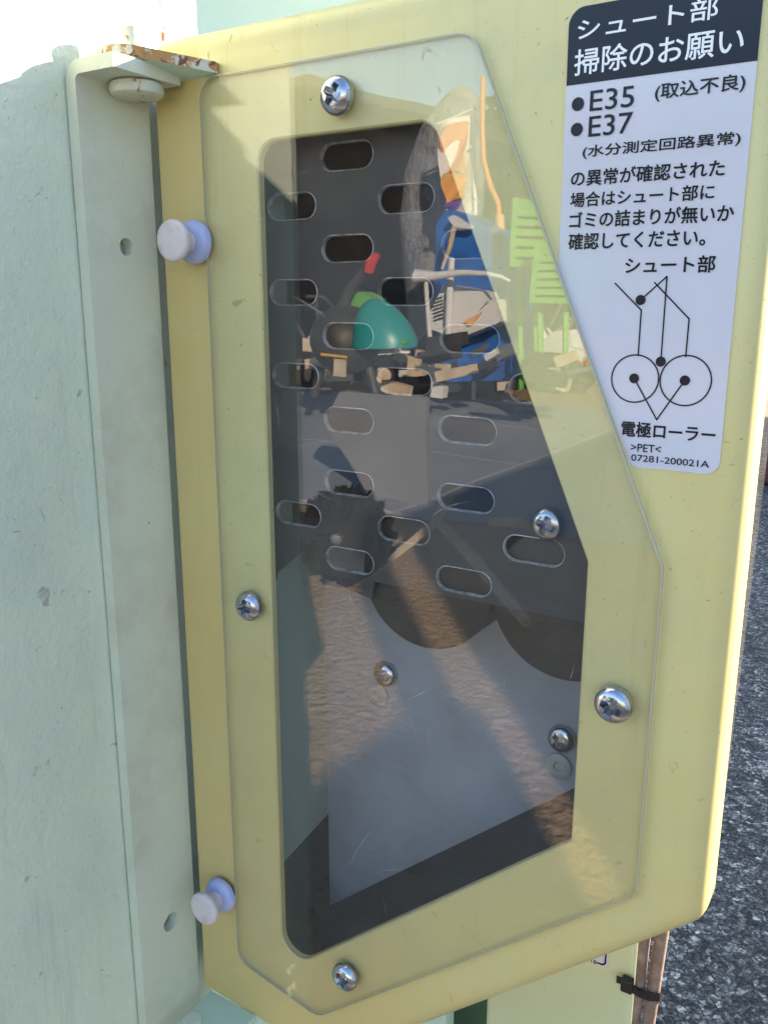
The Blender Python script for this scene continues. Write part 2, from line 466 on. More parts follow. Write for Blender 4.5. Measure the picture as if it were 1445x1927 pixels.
def strokes(mb, pts, w, y):
    pts = [Vector(p) for p in pts]
    for a, b in zip(pts, pts[1:]):
        t = (b - a).normalized() * w * 0.5
        n = Vector((-t.y, t.x))
        a2, b2 = a - t * 0.6, b + t * 0.6
        q = [a2 + n, a2 - n, b2 - n, b2 + n]
        mb.add([(p.x, y, p.y) for p in q], [(0, 1, 2, 3)])
def disc(mb, c, r, y, n=28):
    mb.add([(p[0], y, p[1]) for p in circle(c[0], c[1], r, n)], [tuple(range(n))])
def ring(mb, c, r, w, y, n=64):
    a = circle(c[0], c[1], r + w / 2, n); b = circle(c[0], c[1], r - w / 2, n)
    mb.add([(p[0], y, p[1]) for p in a + b], [(i, (i + 1) % n, n + (i + 1) % n, n + i) for i in range(n)])

# ------------------------------------------------------------------ the yellow cover
cover = thing('chute_cover', 'cream yellow plastic chute cover with clear front sheet, warning sticker, screws and knobs', 'cover', (-0.15, 0.0, -0.30))
brl = (P(1193, 1776, 0.006), P(1313, 1731, 0.006))
bll = (P(383.6, 1852.6, 0.001), P(483, 1913.6, 0.001))
xr, zt, xl = -0.0369, 0.0938, -0.2545
corner_br = line_meet(brl[0], brl[1], (xr, 0), (xr, 1))
corner_v = line_meet(brl[0], brl[1], bll[0], bll[1])
corner_bl = line_meet(bll[0], bll[1], (xl, 0), (xl, 1))
base = [(xl, zt), (xr, zt), corner_br, corner_v, corner_bl]
soft = [1.0, 1.0, 1.0, 0.25, 0.22]         # how strongly each edge is rounded over
RB = 0.0075
def outl(d):
    ds = [d * s for s in soft]
    return fillet(inset(base, ds), [0.003, 0.012, max(0.012 - d * 0.5, 0.004), 0.012, 0.003], 8)
sh = MB()
rg = [[(p[0], 0.016, p[1]) for p in outl(0)]]
for k in range(9):
    t = math.pi / 2 * k / 8
    rg.append([(p[0], RB * (1 - math.sin(t)), p[1]) for p in outl(RB * (1 - math.cos(t)))])
sh.rings(rg)
face = outl(RB)
wl_, wt = -0.2058, 0.0546
ws = (P(826, 262), P(1104, 1056))
wr = -0.0806
wb = (P(1072, 1584), P(600, 1797))
win = [(wl_, wt), line_meet(ws[0], ws[1], (0, wt), (1, wt)), line_meet(ws[0], ws[1], (wr, 0), (wr, 1)),
       line_meet(wb[0], wb[1], (wr, 0), (wr, 1)), line_meet(wb[0], wb[1], (wl_, 0), (wl_, 1))]
winf = fillet(win, [0.0075, 0.0075, 0.004, 0.0025, 0.009], 8)
win_in = fillet(inset(win, 0.0005), [0.0075, 0.0075, 0.004, 0.0025, 0.009], 8)
loops = [face, [p for p in fillet(inset(win, -0.0006), [0.008, 0.008, 0.004, 0.003, 0.0095], 8)]]
flat = loops[0] + loops[1]
tris = geometry.tessellate_polygon([[Vector((p[0], p[1], 0)) for p in l] for l in loops])
sh.add([(p[0], 0.0, p[1]) for p in flat], tris)
sh.rings([[(p[0], 0.0, p[1]) for p in loops[1]], [(p[0], 0.0006, p[1]) for p in winf], [(p[0], 0.0032, p[1]) for p in winf]])
back = outl(0.0015)
flat = back + winf
tris = geometry.tessellate_polygon([[Vector((p[0], p[1], 0)) for p in back], [Vector((p[0], p[1], 0)) for p in winf]])
sh.add([(p[0], 0.0032, p[1]) for p in flat], tris)
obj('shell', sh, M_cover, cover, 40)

# clear sheet screwed on the face
pa = P(383, 206)[0]; pt = P(640, 103)[1]
psl = (P(912, 105), P(1237, 1028))
prx = P(1250, 1070)[0]
pbr = (P(1195, 1682), P(660, 1888))
pbl = (P(475, 1817), P(575, 1889))
pan = [(pa, pt), line_meet(psl[0], psl[1], (0, pt), (1, pt)), line_meet(psl[0], psl[1], (prx, 0), (prx, 1)),
       line_meet(pbr[0], pbr[1], (prx, 0), (prx, 1)), line_meet(pbr[0], pbr[1], pbl[0], pbl[1]), line_meet(pbl[0], pbl[1], (pa, 0), (pa, 1))]
prad = [0.008, 0.009, 0.005, 0.006, 0.010, 0.008]
po = fillet(pan, prad, 8)
pi_ = fillet(inset(pan, 0.0004), [r - 0.0003 for r in prad], 8)
YP = -0.0022
cp = MB()
cp.add([(p[0], YP, p[1]) for p in pi_], [tuple(range(len(pi_)))])
cp.add([(p[0], -0.0003, p[1]) for p in po], [tuple(range(len(po)))])
cp.rings([[(p[0], YP, p[1]) for p in pi_], [(p[0], YP + 0.0004, p[1]) for p in po], [(p[0], -0.0003, p[1]) for p in po]], mi=1)
rs = random.Random(21)
for k in range(46):                       # fine scratches and scuffs
    x, z = rs.uniform(-0.225, -0.07), rs.uniform(-0.26, 0.07)
    an = rs.choice([rs.gauss(0.9, 0.3), rs.gauss(-0.9, 0.5), rs.uniform(0, 3.1)]); Ls = rs.uniform(0.004, 0.034) * rs.random(); w = rs.uniform(0.00005, 0.00013)
    bend = rs.uniform(-0.25, 0.25)
    if x + Ls > -0.07 or (z > -0.07 and x > -0.1335 - (z + 0.07) * 0.46): continue
    pv = []
    for i in range(7):
        u = i / 6; a_ = an + bend * u
        px_, pz_ = x + Ls * u * math.cos(a_), z + Ls * u * math.sin(a_)
        ww = w * math.sin(math.pi * min(max(u, 0.08), 0.92))
        pv += [(px_ - math.sin(a_) * ww, YP - 0.00003, pz_ + math.cos(a_) * ww), (px_ + math.sin(a_) * ww, YP - 0.00003, pz_ - math.cos(a_) * ww)]
    cp.add(pv, [(2 * i, 2 * i + 1, 2 * i + 3, 2 * i + 2) for i in range(6)], 2)
M_scr = thin_clear('fine_scratch', (0.98, 0.98, 0.98), 0.30)
obj('clear_sheet', cp, [M_clear, M_clearedge, M_scr], cover, 25)

# clear tapered skirt behind the right edge
sk = MB()
def sk_p(px, py, wz): 
    x, z = P(px, py, wz); return (x, wz, z)
fr = []; bk = []
for k in range(9):
    z = -0.172 + (0.05 + 0.172) * k / 8
    wd = 0.006 + 0.026 * (k / 8) ** 0.8
    fr.append(((xr - 0.0006, 0.0125, z), (xr - 0.0024, 0.0125, z)))
    bk.append(((xr - 0.0006, 0.0125 + wd, z), (xr - 0.0024, 0.0125 + wd, z)))
vs = []; fs = []
for (a, b), (c, d) in zip(fr, bk): vs += [a, b, d, c]
for k in range(8):
    for i in range(4):
        j = (i + 1) % 4
        fs.append((4 * k + i, 4 * k + j, 4 * k + 4 + j, 4 * k + 4 + i))
fs += [(0, 1, 2, 3), (32, 33, 34, 35)]
sk.add(vs, fs)
obj('clear_skirt', sk, M_skirt, cover, 25)

# pan head screws with a cross recess: one mesh, used for all
def make_screw_mesh():
    r, h = 0.0061, 0.0036
    m = MB()
    prof = [(0.0052, 0.0)] + [(r * math.cos(t) ** 0.62, 0.0007 + h * math.sin(t)) for t in [math.pi / 2 * k / 12 for k in range(12)]] + [(0.0001, 0.0007 + h)]
    m.lathe(prof, (0, 0, 0), (0, -1, 0), 48)
    c = MB()
    def cross(L, W, y):
        a, b = L, W
        return [(a, y, b), (b * 1.25, y, b * 1.25), (b, y, a), (-b, y, a), (-b * 1.25, y, b * 1.25), (-a, y, b), (-a, y, -b), (-b * 1.25, y, -b * 1.25), (-b, y, -a), (b, y, -a), (b * 1.25, y, -b * 1.25), (a, y, -b)]
    c.rings([cross(0.0039, 0.00115, -0.008), cross(0.0037, 0.0011, -0.0044), cross(0.0017, 0.0006, -0.0012)], True, True)
    a = bpy.data.objects.new('screw', m.mesh('screw')); b = bpy.data.objects.new('cut', c.mesh('cut'))
    COL.objects.link(a); COL.objects.link(b)
    md = a.modifiers.new('b', 'BOOLEAN'); md.object = b; md.operation = 'DIFFERENCE'; md.solver = 'EXACT'
    dg = bpy.context.evaluated_depsgraph_get()
    me = bpy.data.meshes.new_from_object(a.evaluated_get(dg))
    bpy.data.objects.remove(a); bpy.data.objects.remove(b)
    bm = bmesh.new(); bm.from_mesh(me); bmesh.ops.recalc_face_normals(bm, faces=bm.faces); bm.to_mesh(me); bm.free()
    me.name = 'screw'
    me.materials.clear(); me.materials.append(M_zinc)
    me.shade_smooth(); me.set_sharp_from_angle(angle=R_(32))
    return me
ME_screw = make_screw_mesh()
def screw(px, py, y, parent, rot, sc=1.0):
    o = bpy.data.objects.new('screw', ME_screw)
    COL.objects.link(o)
    o.parent = parent
    x, z = P(px, py, y - 0.0028 * sc)
    o.location = Vector((x, y, z)) - wl(parent)
    o.rotation_euler = (0, R_(rot), 0)
    o.scale = (sc,) * 3
    return o
for px, py, rot, sc in ((628, 178, 35, 1.0), (463, 1143, 8, 1.0), (645, 1843, 60, 1.0), (1150, 1330, 20, 1.0)):
    screw(px, py, YP - 0.0001, cover, rot, sc)

# knobs
def knob(px, py):
    x, z = P(px, py, -0.003)
    k = MB()
    k.lathe([(0.0030, 0.002), (0.0042, 0.003), (0.0039, 0.006), (0.0041, 0.009), (0.0050, 0.0108), (0.0066, 0.0118), (0.0073, 0.0128), (0.0074, 0.0140), (0.0070, 0.0148), (0.0060, 0.0151), (0.0030, 0.0149), (0.0001, 0.0149)],
            (x, 0, z), (0, -1, 0), 40)
    o = obj('knob', k, M_knob, cover, 50)
    c = MB()
    c.lathe([(0.0078, 0.0), (0.0079, 0.0012), (0.0076, 0.0024), (0.0066, 0.0034), (0.0048, 0.0041), (0.0040, 0.0042), (0.0038, 0.0036)], (x, -0.0022, z), (0, -1, 0), 40)
    obj('collar', c, M_collar, o, 50)
knob(366, 456)
knob(416, 1684)

# the two hinge leaves fixed to the cover
PIN = (-0.2475, -0.0145)
def leaf(z0, slope, name_mat):
    # z0 = top at the pin; slope = drop towards the face
    pts = [(-0.2500, 0.0)]
    for k in range(15):
        t = math.pi * (0.98 + 0.78 * k / 14)
        pts.append((PIN[0] + 0.0125 * math.cos(t), PIN[1] + 0.0125 * math.sin(t)))
    pts += [(-0.2218, -0.0022), (-0.2218, 0.0)]
    m = MB()
    th = 0.0036
    def f(a, b, d):
        k = min(max((b - PIN[1] + 0.0125) / (0.0125 - PIN[1]), 0), 1)
        return Vector((a, b, z0 - slope * k + d))
    m.plate(pts, [], f, -th, 0.0, 0, 1)
    return obj('hinge_leaf', m, [M_teal, name_mat], cover, 30)
leaf(0.0848, 0.0036, M_rustedge)
l2 = MB(); l2.box((-0.2494, -0.032, -0.3188), (-0.2220, 0.0, -0.3153))
o = obj('hinge_leaf', l2, M_teal, cover, 0)
bv = o.modifiers.new('bevel', 'BEVEL'); bv.width = 0.0004; bv.segments = 2

# ---- sticker
stk = [(P(1068, 100)[0], P(1090, 14)[1]), (P(1412, 250)[0] , P(1090, 14)[1]), (P(1412, 250)[0], P(1300, 889)[1]), P(1187, 881), P(1052, 506)]
stk[3] = (stk[3][0], stk[2][1])
stk[4] = (stk[0][0] + 0.0003, stk[4][1])
YS = -0.00025
srad = [0.0045, 0.0045, 0.004, 0.003, 0.001]
so = fillet(stk, srad, 8)
sm = MB(); sm.plate(so, [], FXZ, YS, -0.00002)
stick = obj('sticker', sm, M_sticker, cover, 30)
hz = P(1240, 139)[1]
hd = [(stk[0][0], stk[0][1]), (stk[1][0], stk[1][1]), (stk[1][0], hz), (stk[0][0] + 0.00016, hz)]
hm = MB(); hm.plate(fillet(hd, [0.0045, 0.0045, 0, 0], 8), [], FXZ, YS - 0.00012, YS - 0.00001)
obj('header_band', hm, M_black, stick, 30)
def z2(x, y, oy=0): return (1000 + x / 3.2472, oy + y / 3.2472)
def put(mb, txt, l, r, t, b, y, weight=0.0, oy=0):
    xa = P(*z2(*l, oy))[0]; xb = P(*z2(*r, oy))[0]
    zb = P(*z2(*t, oy))[1]; za = P(*z2(*b, oy))[1]
    mb.add(*text_mesh(txt, xa, xb, za, zb, y, weight))
lw = MB(); yw = YS - 0.00022
put(lw, 'シュート部', (287, 165), (1140, 60), (1050, -8), (1050, 128), yw, 0.008)
put(lw, '掃除のお願い', (265, 400), (1297, 240), (1030, 192), (1020, 362), yw, 0.008)
obj('heading', lw, M_white, stick, 0)
lb = MB(); yb = YS - 0.00020
put(lb, 'E35', (360, 610), (627, 600), (400, 552), (400, 678), yb, 0.004)
put(lb, 'E37', (352, 770), (617, 760), (395, 709), (390, 835), yb, 0.004)
put(lb, '(取込不良)', (757, 570), (1305, 510), (790, 512), (780, 622), yb, 0.012)
put(lb, '(水分測定回路異常)', (315, 930), (1277, 840), (325, 892), (335, 972), yb, 0.012)
put(lb, 'の異常が確認された', (245, 1090), (1180, 1020), (390, 1036), (385, 1132), yb, 0.014)
put(lb, '場合はシュート部に', (240, 1220), (1117, 1170), (285, 1178), (285, 1266), yb, 0.014)
put(lb, 'ゴミの詰まりが無いか', (235, 1350), (1235, 1300), (560, 1283), (560, 1382), yb, 0.014)
put(lb, '確認してください。', (228, 1480), (1060, 1470), (270, 1428), (270, 1526), yb, 0.014)
put(lb, 'シュート部', (575, 160), (1122, 150), (1075, 100), (1070, 203), yb, 0.014, 450)
put(lb, '電極ローラー', (552, 1155), (1122, 1190), (595, 1112), (590, 1203), yb, 0.016, 450)
put(lb, '>PET<', (608, 1270), (790, 1280), (655, 1250), (650, 1296), yb, 0.010, 450)
put(lb, '07281-200021A', (610, 1335), (1085, 1375), (625, 1314), (625, 1353), yb, 0.010, 450)
zc = lambda x, y, oy=0: P(*z2(x, y, oy))
disc(lb, zc(285, 638), 0.00177, yb); disc(lb, zc(278, 793), 0.00174, yb)
obj('lettering', lb, M_black, stick, 0)
dgm = MB(); yd = YS - 0.00018
LW = 0.00040
d_ = lambda x, y: zc(x, y, 450)
strokes(dgm, [d_(512, 270), d_(671, 434), d_(652, 712)], LW, yd)
strokes(dgm, [d_(667, 372), d_(828, 228), d_(790, 748)], LW, yd - 0.00001)
strokes(dgm, [d_(752, 265), d_(963, 487), d_(942, 718)], LW, yd - 0.00002)
strokes(dgm, [d_(628, 850), d_(765, 1102), d_(937, 862)], LW, yd - 0.00003)
ring(dgm, d_(632, 852), 0.0067, LW, yd - 0.00004); ring(dgm, d_(940, 864), 0.0069, LW, yd - 0.00005)
for x, y in ((667, 372), (790, 748), (628, 850), (937, 863)):
    disc(dgm, d_(x, y), 0.00140, yd - 0.00006)
obj('roller_diagram', dgm, M_black, stick, 0)

# ------------------------------------------------------------------ hinge bracket on the side panel
br = thing('hinge_bracket', 'thick pale green steel hinge bracket bolted flat along the side panel, rust at its tab', 'bracket', (XW, -0.02, 0.0))
XB = -0.2565
ya, yb2 = -0.0335, -0.0005
zb0, zt0 = -0.3210, 0.0752
m = MB()
h1 = circle(-0.0157, 0.0203, 0.0032, 28); h2 = circle(-0.0155, -0.2700, 0.0043, 28)
pl = [(ya, -0.47), (yb2 - 0.004, -0.47), (yb2, zb0), (yb2, zt0 - 0.002), (ya, zt0 - 0.002)]
m.plate(pl, [h1, h2], FYZ, XW + 0.0007, XB)
# rolled bend into the tab
TH = 0.0046
prof_o = [(XW + 0.0007, zt0 - 0.002)]; prof_i = [(XB, zt0 - 0.002)]
RO = 0.0068
for k in range(1, 9):
    t = math.pi / 2 * k / 8
    prof_o.append((XW + 0.0007 + RO * (1 - math.cos(t)), zt0 - 0.002 + RO * math.sin(t)))
    prof_i.append((XB + 0.0022 * (1 - math.cos(t)), zt0 - 0.002 + 0.0022 * math.sin(t)))
zto, zti = prof_o[-1][1], prof_i[-1][1]
rings = []
for (a, b), (c, d) in zip(prof_o, prof_i):
    rings.append([(a, ya, b), (a, -0.003, b), (c, -0.003, d), (c, ya, d)])
xt = -0.2376
rings.append([(xt, ya, zto), (xt, -0.003, zto), (xt, -0.003, zti), (xt, ya, zti)])
m.rings(rings, True, True)
o = obj('bracket_plate', m, M_bracket, br, 30)
pn = MB()
pn.lathe([(0.0001, zti - 0.0052), (0.0078, zti - 0.0050), (0.0090, zti - 0.0042), (0.0094, zti - 0.0026), (0.0090, zti - 0.0008), (0.0080, zti - 0.0001)], (PIN[0], PIN[1], 0), (0, 0, 1), 40)
pn.lathe([(0.0038, zti - 0.001), (0.0038, 0.0920), (0.0034, 0.0926), (0.0001, 0.0927)], (PIN[0], PIN[1], 0), (0, 0, 1), 28)
obj('hinge_pin', pn, M_rusty, br, 40)
p2 = MB()
p2.lathe([(0.0042, -0.33), (0.0042, -0.3148), (0.0038, -0.3144), (0.0001, -0.3143)], (PIN[0] + 0.003, PIN[1] - 0.003, 0), (0, 0, 1), 28)
obj('hinge_pin', p2, M_bracket, br, 40)
# rusty edge strip standing beside the side panel, above the cover
e0 = P(304, 60, 0.019)[0]; e1 = P(312, 60, 0.019)[0]
es = MB(); es.box((e0, 0.019, 0.070), (e1, 0.021, 0.5))
M_edge = mat('rusting_white_paint', (0.60, 0.62, 0.55), 0.4, speck=[((0.24, 0.09, 0.03), 150, 0.52), ((0.10, 0.03, 0.02), 280, 0.60)])
tag(obj('edge_strip', es, M_edge), 'narrow rust eaten white edge strip beside the glossy panel above the cover', 'strip')

fl = MB()
fl.add([(-0.2758, 0.030, 0.05), (-0.2700, 0.042, 0.05), (-0.2715, 0.0427, 0.05), (-0.2773, 0.0307, 0.05), (-0.2758, 0.030, 0.5), (-0.2700, 0.042, 0.5), (-0.2715, 0.0427, 0.5), (-0.2773, 0.0307, 0.5)],
       [(0, 1, 5, 4), (1, 2, 6, 5), (2, 3, 7, 6), (3, 0, 4, 7), (0, 3, 2, 1), (4, 5, 6, 7)])
obj('flange', fl, M_wall, bpy.data.objects['edge_strip'], 0)

# ------------------------------------------------------------------ inside: chute box, slotted plate, rollers
YB2 = 0.047
box = thing('chute_box', 'grey chute housing seen through the clear sheet, light back wall and dark sloped floor', 'housing', (-0.15, 0.02, -0.3))
xi = -0.2140
zi_top = 0.080
# floor: parallel to the sloping window edge
f0 = P(560, 1830, 0.0036); f1 = P(1100, 1588, 0.0036)
b0 = P(758, 1637, YB2); b1 = P(1078, 1484, YB2)
def on(p, q, x): return p[1] + (q[1] - p[1]) * (x - p[0]) / (q[0] - p[0])
xrr = -0.052
bw = MB(); bw.plate([(-0.2538, zi_top), (xrr + 0.003, zi_top), (xrr + 0.003, on(b0, b1, xrr) - 0.004), (xi, on(b0, b1, xi) - 0.004), (-0.2538, on(b0, b1, xi) - 0.004)], [], FXZ, YB2, YB2 + 0.004)
obj('back_wall', bw, M_inner, box, 0)
sw = MB(); sw.box((-0.2538, 0.0036, on(f0, f1, xi) + 0.002), (xi, YB2, zi_top)); sw.box((-0.2538, 0.0162, -0.308), (xi, YB2, on(f0, f1, xi) + 0.0018))
sw.box((xrr, 0.0036, -0.19), (xrr + 0.003, YB2, zi_top))
sw.box((xi, 0.0036, zi_top - 0.004), (xrr, YB2, zi_top))
obj('side_wall', sw, M_innerside, box, 0)
se = MB(); se.box((-0.2568, 0.0040, -0.309), (-0.2548, 0.0150, 0.088))  # black strip added to darken the shadow gap left of the cover
obj('gap_shade', se, M_tie, box, 0)
tr = MB()
A = [(xi + 0.0003, 0.0036, on(f0, f1, xi) - 0.001), (xrr - 0.0003, 0.0036, on(f0, f1, xrr) - 0.001), (xrr - 0.0003, YB2 - 0.0003, on(b0, b1, xrr)), (xi + 0.0003, YB2 - 0.0003, on(b0, b1, xi))]
tr.add([a for a in A] + [(a[0], a[1], a[2] - 0.003) for a in A], [(0, 1, 2, 3), (7, 6, 5, 4), (0, 4, 5, 1), (1, 5, 6, 2), (2, 6, 7, 3), (3, 7, 4, 0)])
obj('floor_tray', tr, M_tray, box, 0)
# dark liner under the slanted lower edge of the left wall
def on_wall(px, py, x):
    a, b = ray(px, py); t = x / a
    return (-D + t, -b * t)
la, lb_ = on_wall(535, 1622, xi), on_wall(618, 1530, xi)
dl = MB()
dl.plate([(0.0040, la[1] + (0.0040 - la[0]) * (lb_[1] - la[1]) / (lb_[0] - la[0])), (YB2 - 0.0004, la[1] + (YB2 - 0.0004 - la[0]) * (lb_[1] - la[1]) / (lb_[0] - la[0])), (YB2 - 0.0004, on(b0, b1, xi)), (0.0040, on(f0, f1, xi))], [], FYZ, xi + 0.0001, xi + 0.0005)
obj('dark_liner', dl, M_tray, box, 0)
# slotted plate
YPL = 0.012
colx = [-0.2008, -0.1768, -0.1532, -0.1286, -0.1030]
rowz = [0.0492, 0.0340, 0.0188, 0.0040, -0.0113, -0.0264, -0.0416, -0.0652, -0.0800, -0.0951]
slots = []
for j, z in enumerate(rowz):
    for i, x in enumerate(colx):
        if (i + j) % 2 == 1 if j < 7 else (i + j) % 2 == 0:
            slots.append((x, z))
slots = [s for s in slots if not (s[0] < -0.19 and s[1] < -0.09)]
rc = [(-0.1454, -0.098), (-0.0918, -0.098)]
RR = 0.0268
lowp = [(xi + 0.0004, P(505, 1090, YPL)[1])] + [P(520, 1080, YPL), P(592, 1016, YPL)] + [P(606, 1086, YPL), P(650, 1106, YPL), P(700, 1128, YPL)]
arc = [(-0.1660, -0.1016)]
outer = [(xi + 0.0004, zi_top - 0.0045)] + lowp + arc + [(xrr - 0.001, -0.1016), (xrr - 0.001, zi_top - 0.0045)]
pp = MB()
pp.plate(outer, [stadium(x, z, 0.0109, 0.0046) for x, z in slots], FXZ, YPL, YPL + 0.0014)
rim = MB()
for x, z in slots:
    a = stadium(x, z, 0.01105, 0.00475); b = stadium(x, z, 0.0106, 0.0043)
    rim.rings([[(p[0], YPL - 0.0001, p[1]) for p in a], [(p[0], YPL - 0.00025, p[1]) for p in [((u[0] + v[0]) / 2, (u[1] + v[1]) / 2) for u, v in zip(a, b)]], [(p[0], YPL + 0.0005, p[1]) for p in b], [(p[0], YPL + 0.0016, p[1]) for p in b]])
o = obj('slotted_plate', pp, M_slate, box, 30)
tag(o, 'dark slate plate pierced with staggered rounded slots')
obj('slot_rim', rim, M_slotrim, o, 60)
hb = MB(); hb.box((xi + 0.001, YPL + 0.012, -0.088), (xrr - 0.001, YPL + 0.014, zi_top - 0.005))  # near-black sheet standing in for the unlit depth behind the slots
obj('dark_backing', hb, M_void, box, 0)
# screws and plugs on the back wall
for px, py, rot, y in ((721, 1271, 15, YB2), (1054, 1394, 40, YB2), (1027, 988, 20, YPL)):
    screw(px, py, y, box, rot, 0.95)
for px, py in ((712, 1306), (1052, 1440)):
    x, z = P(px, py, YB2)
    k = MB(); k.lathe([(0.0052, 0), (0.0052, 0.0012), (0.0046, 0.0016), (0.0020, 0.0016), (0.0016, 0.0010), (0.0001, 0.0010)], (x, YB2 - 0.0001, z), (0, -1, 0), 32)
    obj('plug', k, M_grommet, box, 40)
for k, (c, lab) in enumerate(zip(rc, ('left of two dark electrode rollers below the slotted plate, near the window middle', 'right of two dark electrode rollers, cut off by the window edge'))):
    r = MB()
    r.lathe([(0.004, -0.0142), (RR - 0.0012, -0.0142), (RR, -0.015), (RR, -0.036), (0.004, -0.036)], (c[0], 0, c[1]), (0, -1, 0), 72)
    tag(obj('electrode_roller', r, M_roller, None, 40), lab, 'roller', 'electrode rollers inside the chute')

# ------------------------------------------------------------------ below: label, cables, tie
lab = MB()
lx1, lzb = P(1143, 1824, YC - 0.0004); lx0 = P(1030, 1800, YC)[0]; lzt = P(1140, 1700, YC)[1]
lab.plate(fillet([(lx0, lzt), (lx1, lzt), (lx1, lzb), (lx0, lzb)], 0.0022, 6), [], FXZ, YC - 0.0003, YC - 0.00005)
o = obj('rating_label', lab, M_sticker, None, 30)
tag(o, 'small white label with black line frame, mostly hidden behind the cover above the cables', 'label')
lf = MB()
a = fillet([(lx0, lzt), (lx1 - 0.0012, lzt), (lx1 - 0.0012, lzb + 0.0012), (lx0, lzb + 0.0012)], 0.0018, 6)
corner = [p for p in a if p[0] > lx1 - 0.0033 and p[1] < lzb + 0.03]
strokes(lf, [(lx1 - 0.0012, lzt), ] + [p for p in corner if p[1] < lzt - 0.004] + [(lx1 - 0.0046, lzb + 0.0012)], 0.0007, YC - 0.0005)
ta = P(1104, 1805, YC); tb = P(1122, 1811, YC); zt_ = P(1113, 1802, YC)[1]; zb_ = P(1113, 1810, YC)[1]
lf.add(*text_mesh('016', ta[0], tb[0], zb_, zt_, YC - 0.0005, 0.01))
obj('lettering', lf, M_black, o, 0)

def cable(pts, rad, label):
    c = MB()
    P3 = [Q(px, py, y) for px, py, y in pts]
    # smooth resample
    out = []
    for i in range(len(P3) - 1):
        p0 = P3[max(i - 1, 0)]; p1 = P3[i]; p2 = P3[i + 1]; p3 = P3[min(i + 2, len(P3) - 1)]
        for k in range(8):
            t = k / 8
            out.append(0.5 * ((2 * p1) + (-p0 + p2) * t + (2 * p0 - 5 * p1 + 4 * p2 - p3) * t * t + (-p0 + 3 * p1 - 3 * p2 + p3) * t ** 3))
    out.append(P3[-1])
    c.tube(out, rad, 16)
    tag(obj('cable', c, M_cable, None, 60), label, 'cable', 'dusty brown cables beside the cabinet')
YK = 0.064
cable([(1222, 1640, YK), (1214, 1740, YK), (1207, 1800, YK), (1200, 1870, YK), (1190, 1940, YK), (1182, 2080, YK)], 0.0026, 'dusty brown cable next to the cream cabinet, left of the two tied together')
cable([(1258, 1640, YK), (1247, 1740, YK), (1238, 1800, YK), (1228, 1870, YK), (1218, 1940, YK), (1210, 2080, YK)], 0.0027, 'dusty brown cable on the paving side, right of the two tied together')
tie = MB()
a = [Q(x, y, yy) for x, y, yy in ((1186, 1858, YC - 0.0020), (1200, 1868, YK - 0.0034), (1222, 1876, YK - 0.0040), (1241, 1877, YK - 0.0030), (1246, 1877, YK + 0.002))]
rr = []
for p in a:
    rr.append([p + Vector((0, -0.0004, 0.0018)), p + Vector((0, -0.0004, -0.0018)), p + Vector((0, 0.0005, -0.0018)), p + Vector((0, 0.0005, 0.0018))])
tie.rings(rr, True, True)
h = Q(1181, 1852, YC - 0.0025)
tz = thing('cable_tie', 'black nylon cable tie cinched round the two brown cables', 'cable tie', tuple(h))
obj('strap', tie, M_tie, tz, 0)
hd = MB(); hd.box(tuple(h + Vector((-0.0026, -0.0022, -0.0030))), tuple(h + Vector((0.0022, 0.0016, 0.0030))))
o = obj('tie_head', hd, M_tie, tz, 0)
bv = o.modifiers.new('bevel', 'BEVEL'); bv.width = 0.0006; bv.segments = 2
st = MB(); st.box(tuple(h + Vector((-0.0046, -0.0010, -0.0006))), tuple(h + Vector((-0.0024, -0.0002, 0.0022))))
obj('cut_tail', st, M_tie, tz, 0)

# ------------------------------------------------------------------ the yard behind the camera, mirrored in the clear sheet
M_timber = mat('dark_weathered_timber', (0.014, 0.011, 0.010), 0.8, spec=0.1, var=[((0.030, 0.023, 0.02), 3, 0.4, 0.7)], bump=(8, 0.5, 0.05))
M_rooft = mat('dull_grey_roof_tile', (0.07, 0.07, 0.075), 0.7)
M_leaf = mat('dark_hedge_leaf', (0.045, 0.065, 0.03), 0.6, var=[((0.07, 0.09, 0.04), 2, 0.4, 0.7)])
M_stone = mat('mottled_grey_stone', (0.30, 0.30, 0.32), 0.9, var=[((0.17, 0.17, 0.19), 7, 0.42, 0.6), ((0.40, 0.36, 0.32), 2.2, 0.5, 0.7)], bump=(14, 0.8, 0.06))
M_flag = mat('salmon_orange_cloth', (0.80, 0.30, 0.16), 0.8, var=[((0.85, 0.42, 0.10), 4, 0.45, 0.6)])
M_flagw = mat('white_cloth', (0.80, 0.78, 0.75), 0.8)
M_blue = mat('glossy_blue_plastic', (0.02, 0.16, 0.55), 0.3, var=[((0.02, 0.09, 0.35), 4, 0.45, 0.6)])
M_wht = mat('white_machine_paint', (0.72, 0.70, 0.68), 0.4)
M_orange = mat('orange_hose_rubber', (0.75, 0.27, 0.07), 0.5)
M_grn = mat('bright_green_plastic', (0.16, 0.45, 0.08), 0.45)
M_tealp = mat('teal_plastic', (0.02, 0.32, 0.30), 0.35)
M_eng = mat('dark_grey_engine_casting', (0.045, 0.043, 0.043), 0.5, var=[((0.08, 0.075, 0.07), 8, 0.4, 0.7)])
M_red = mat('red_plastic', (0.60, 0.03, 0.02), 0.4)
M_beige = mat('sun_bleached_wood', (0.72, 0.58, 0.42), 0.8, var=[((0.45, 0.33, 0.22), 5, 0.4, 0.7)])
M_tyre = mat('black_tyre_rubber', (0.018, 0.018, 0.02), 0.7, bump=(30, 0.8, 0.03))
M_purple = mat('violet_cloth', (0.22, 0.10, 0.45), 0.8, var=[((0.6, 0.5, 0.7), 6, 0.5, 0.6)])
M_steel = mat('dull_steel', (0.40, 0.40, 0.42), 0.35, 0.8)
M_plaster = mat('white_plaster', (0.80, 0.79, 0.76), 0.8)  # white so the added wall and building bounce light back
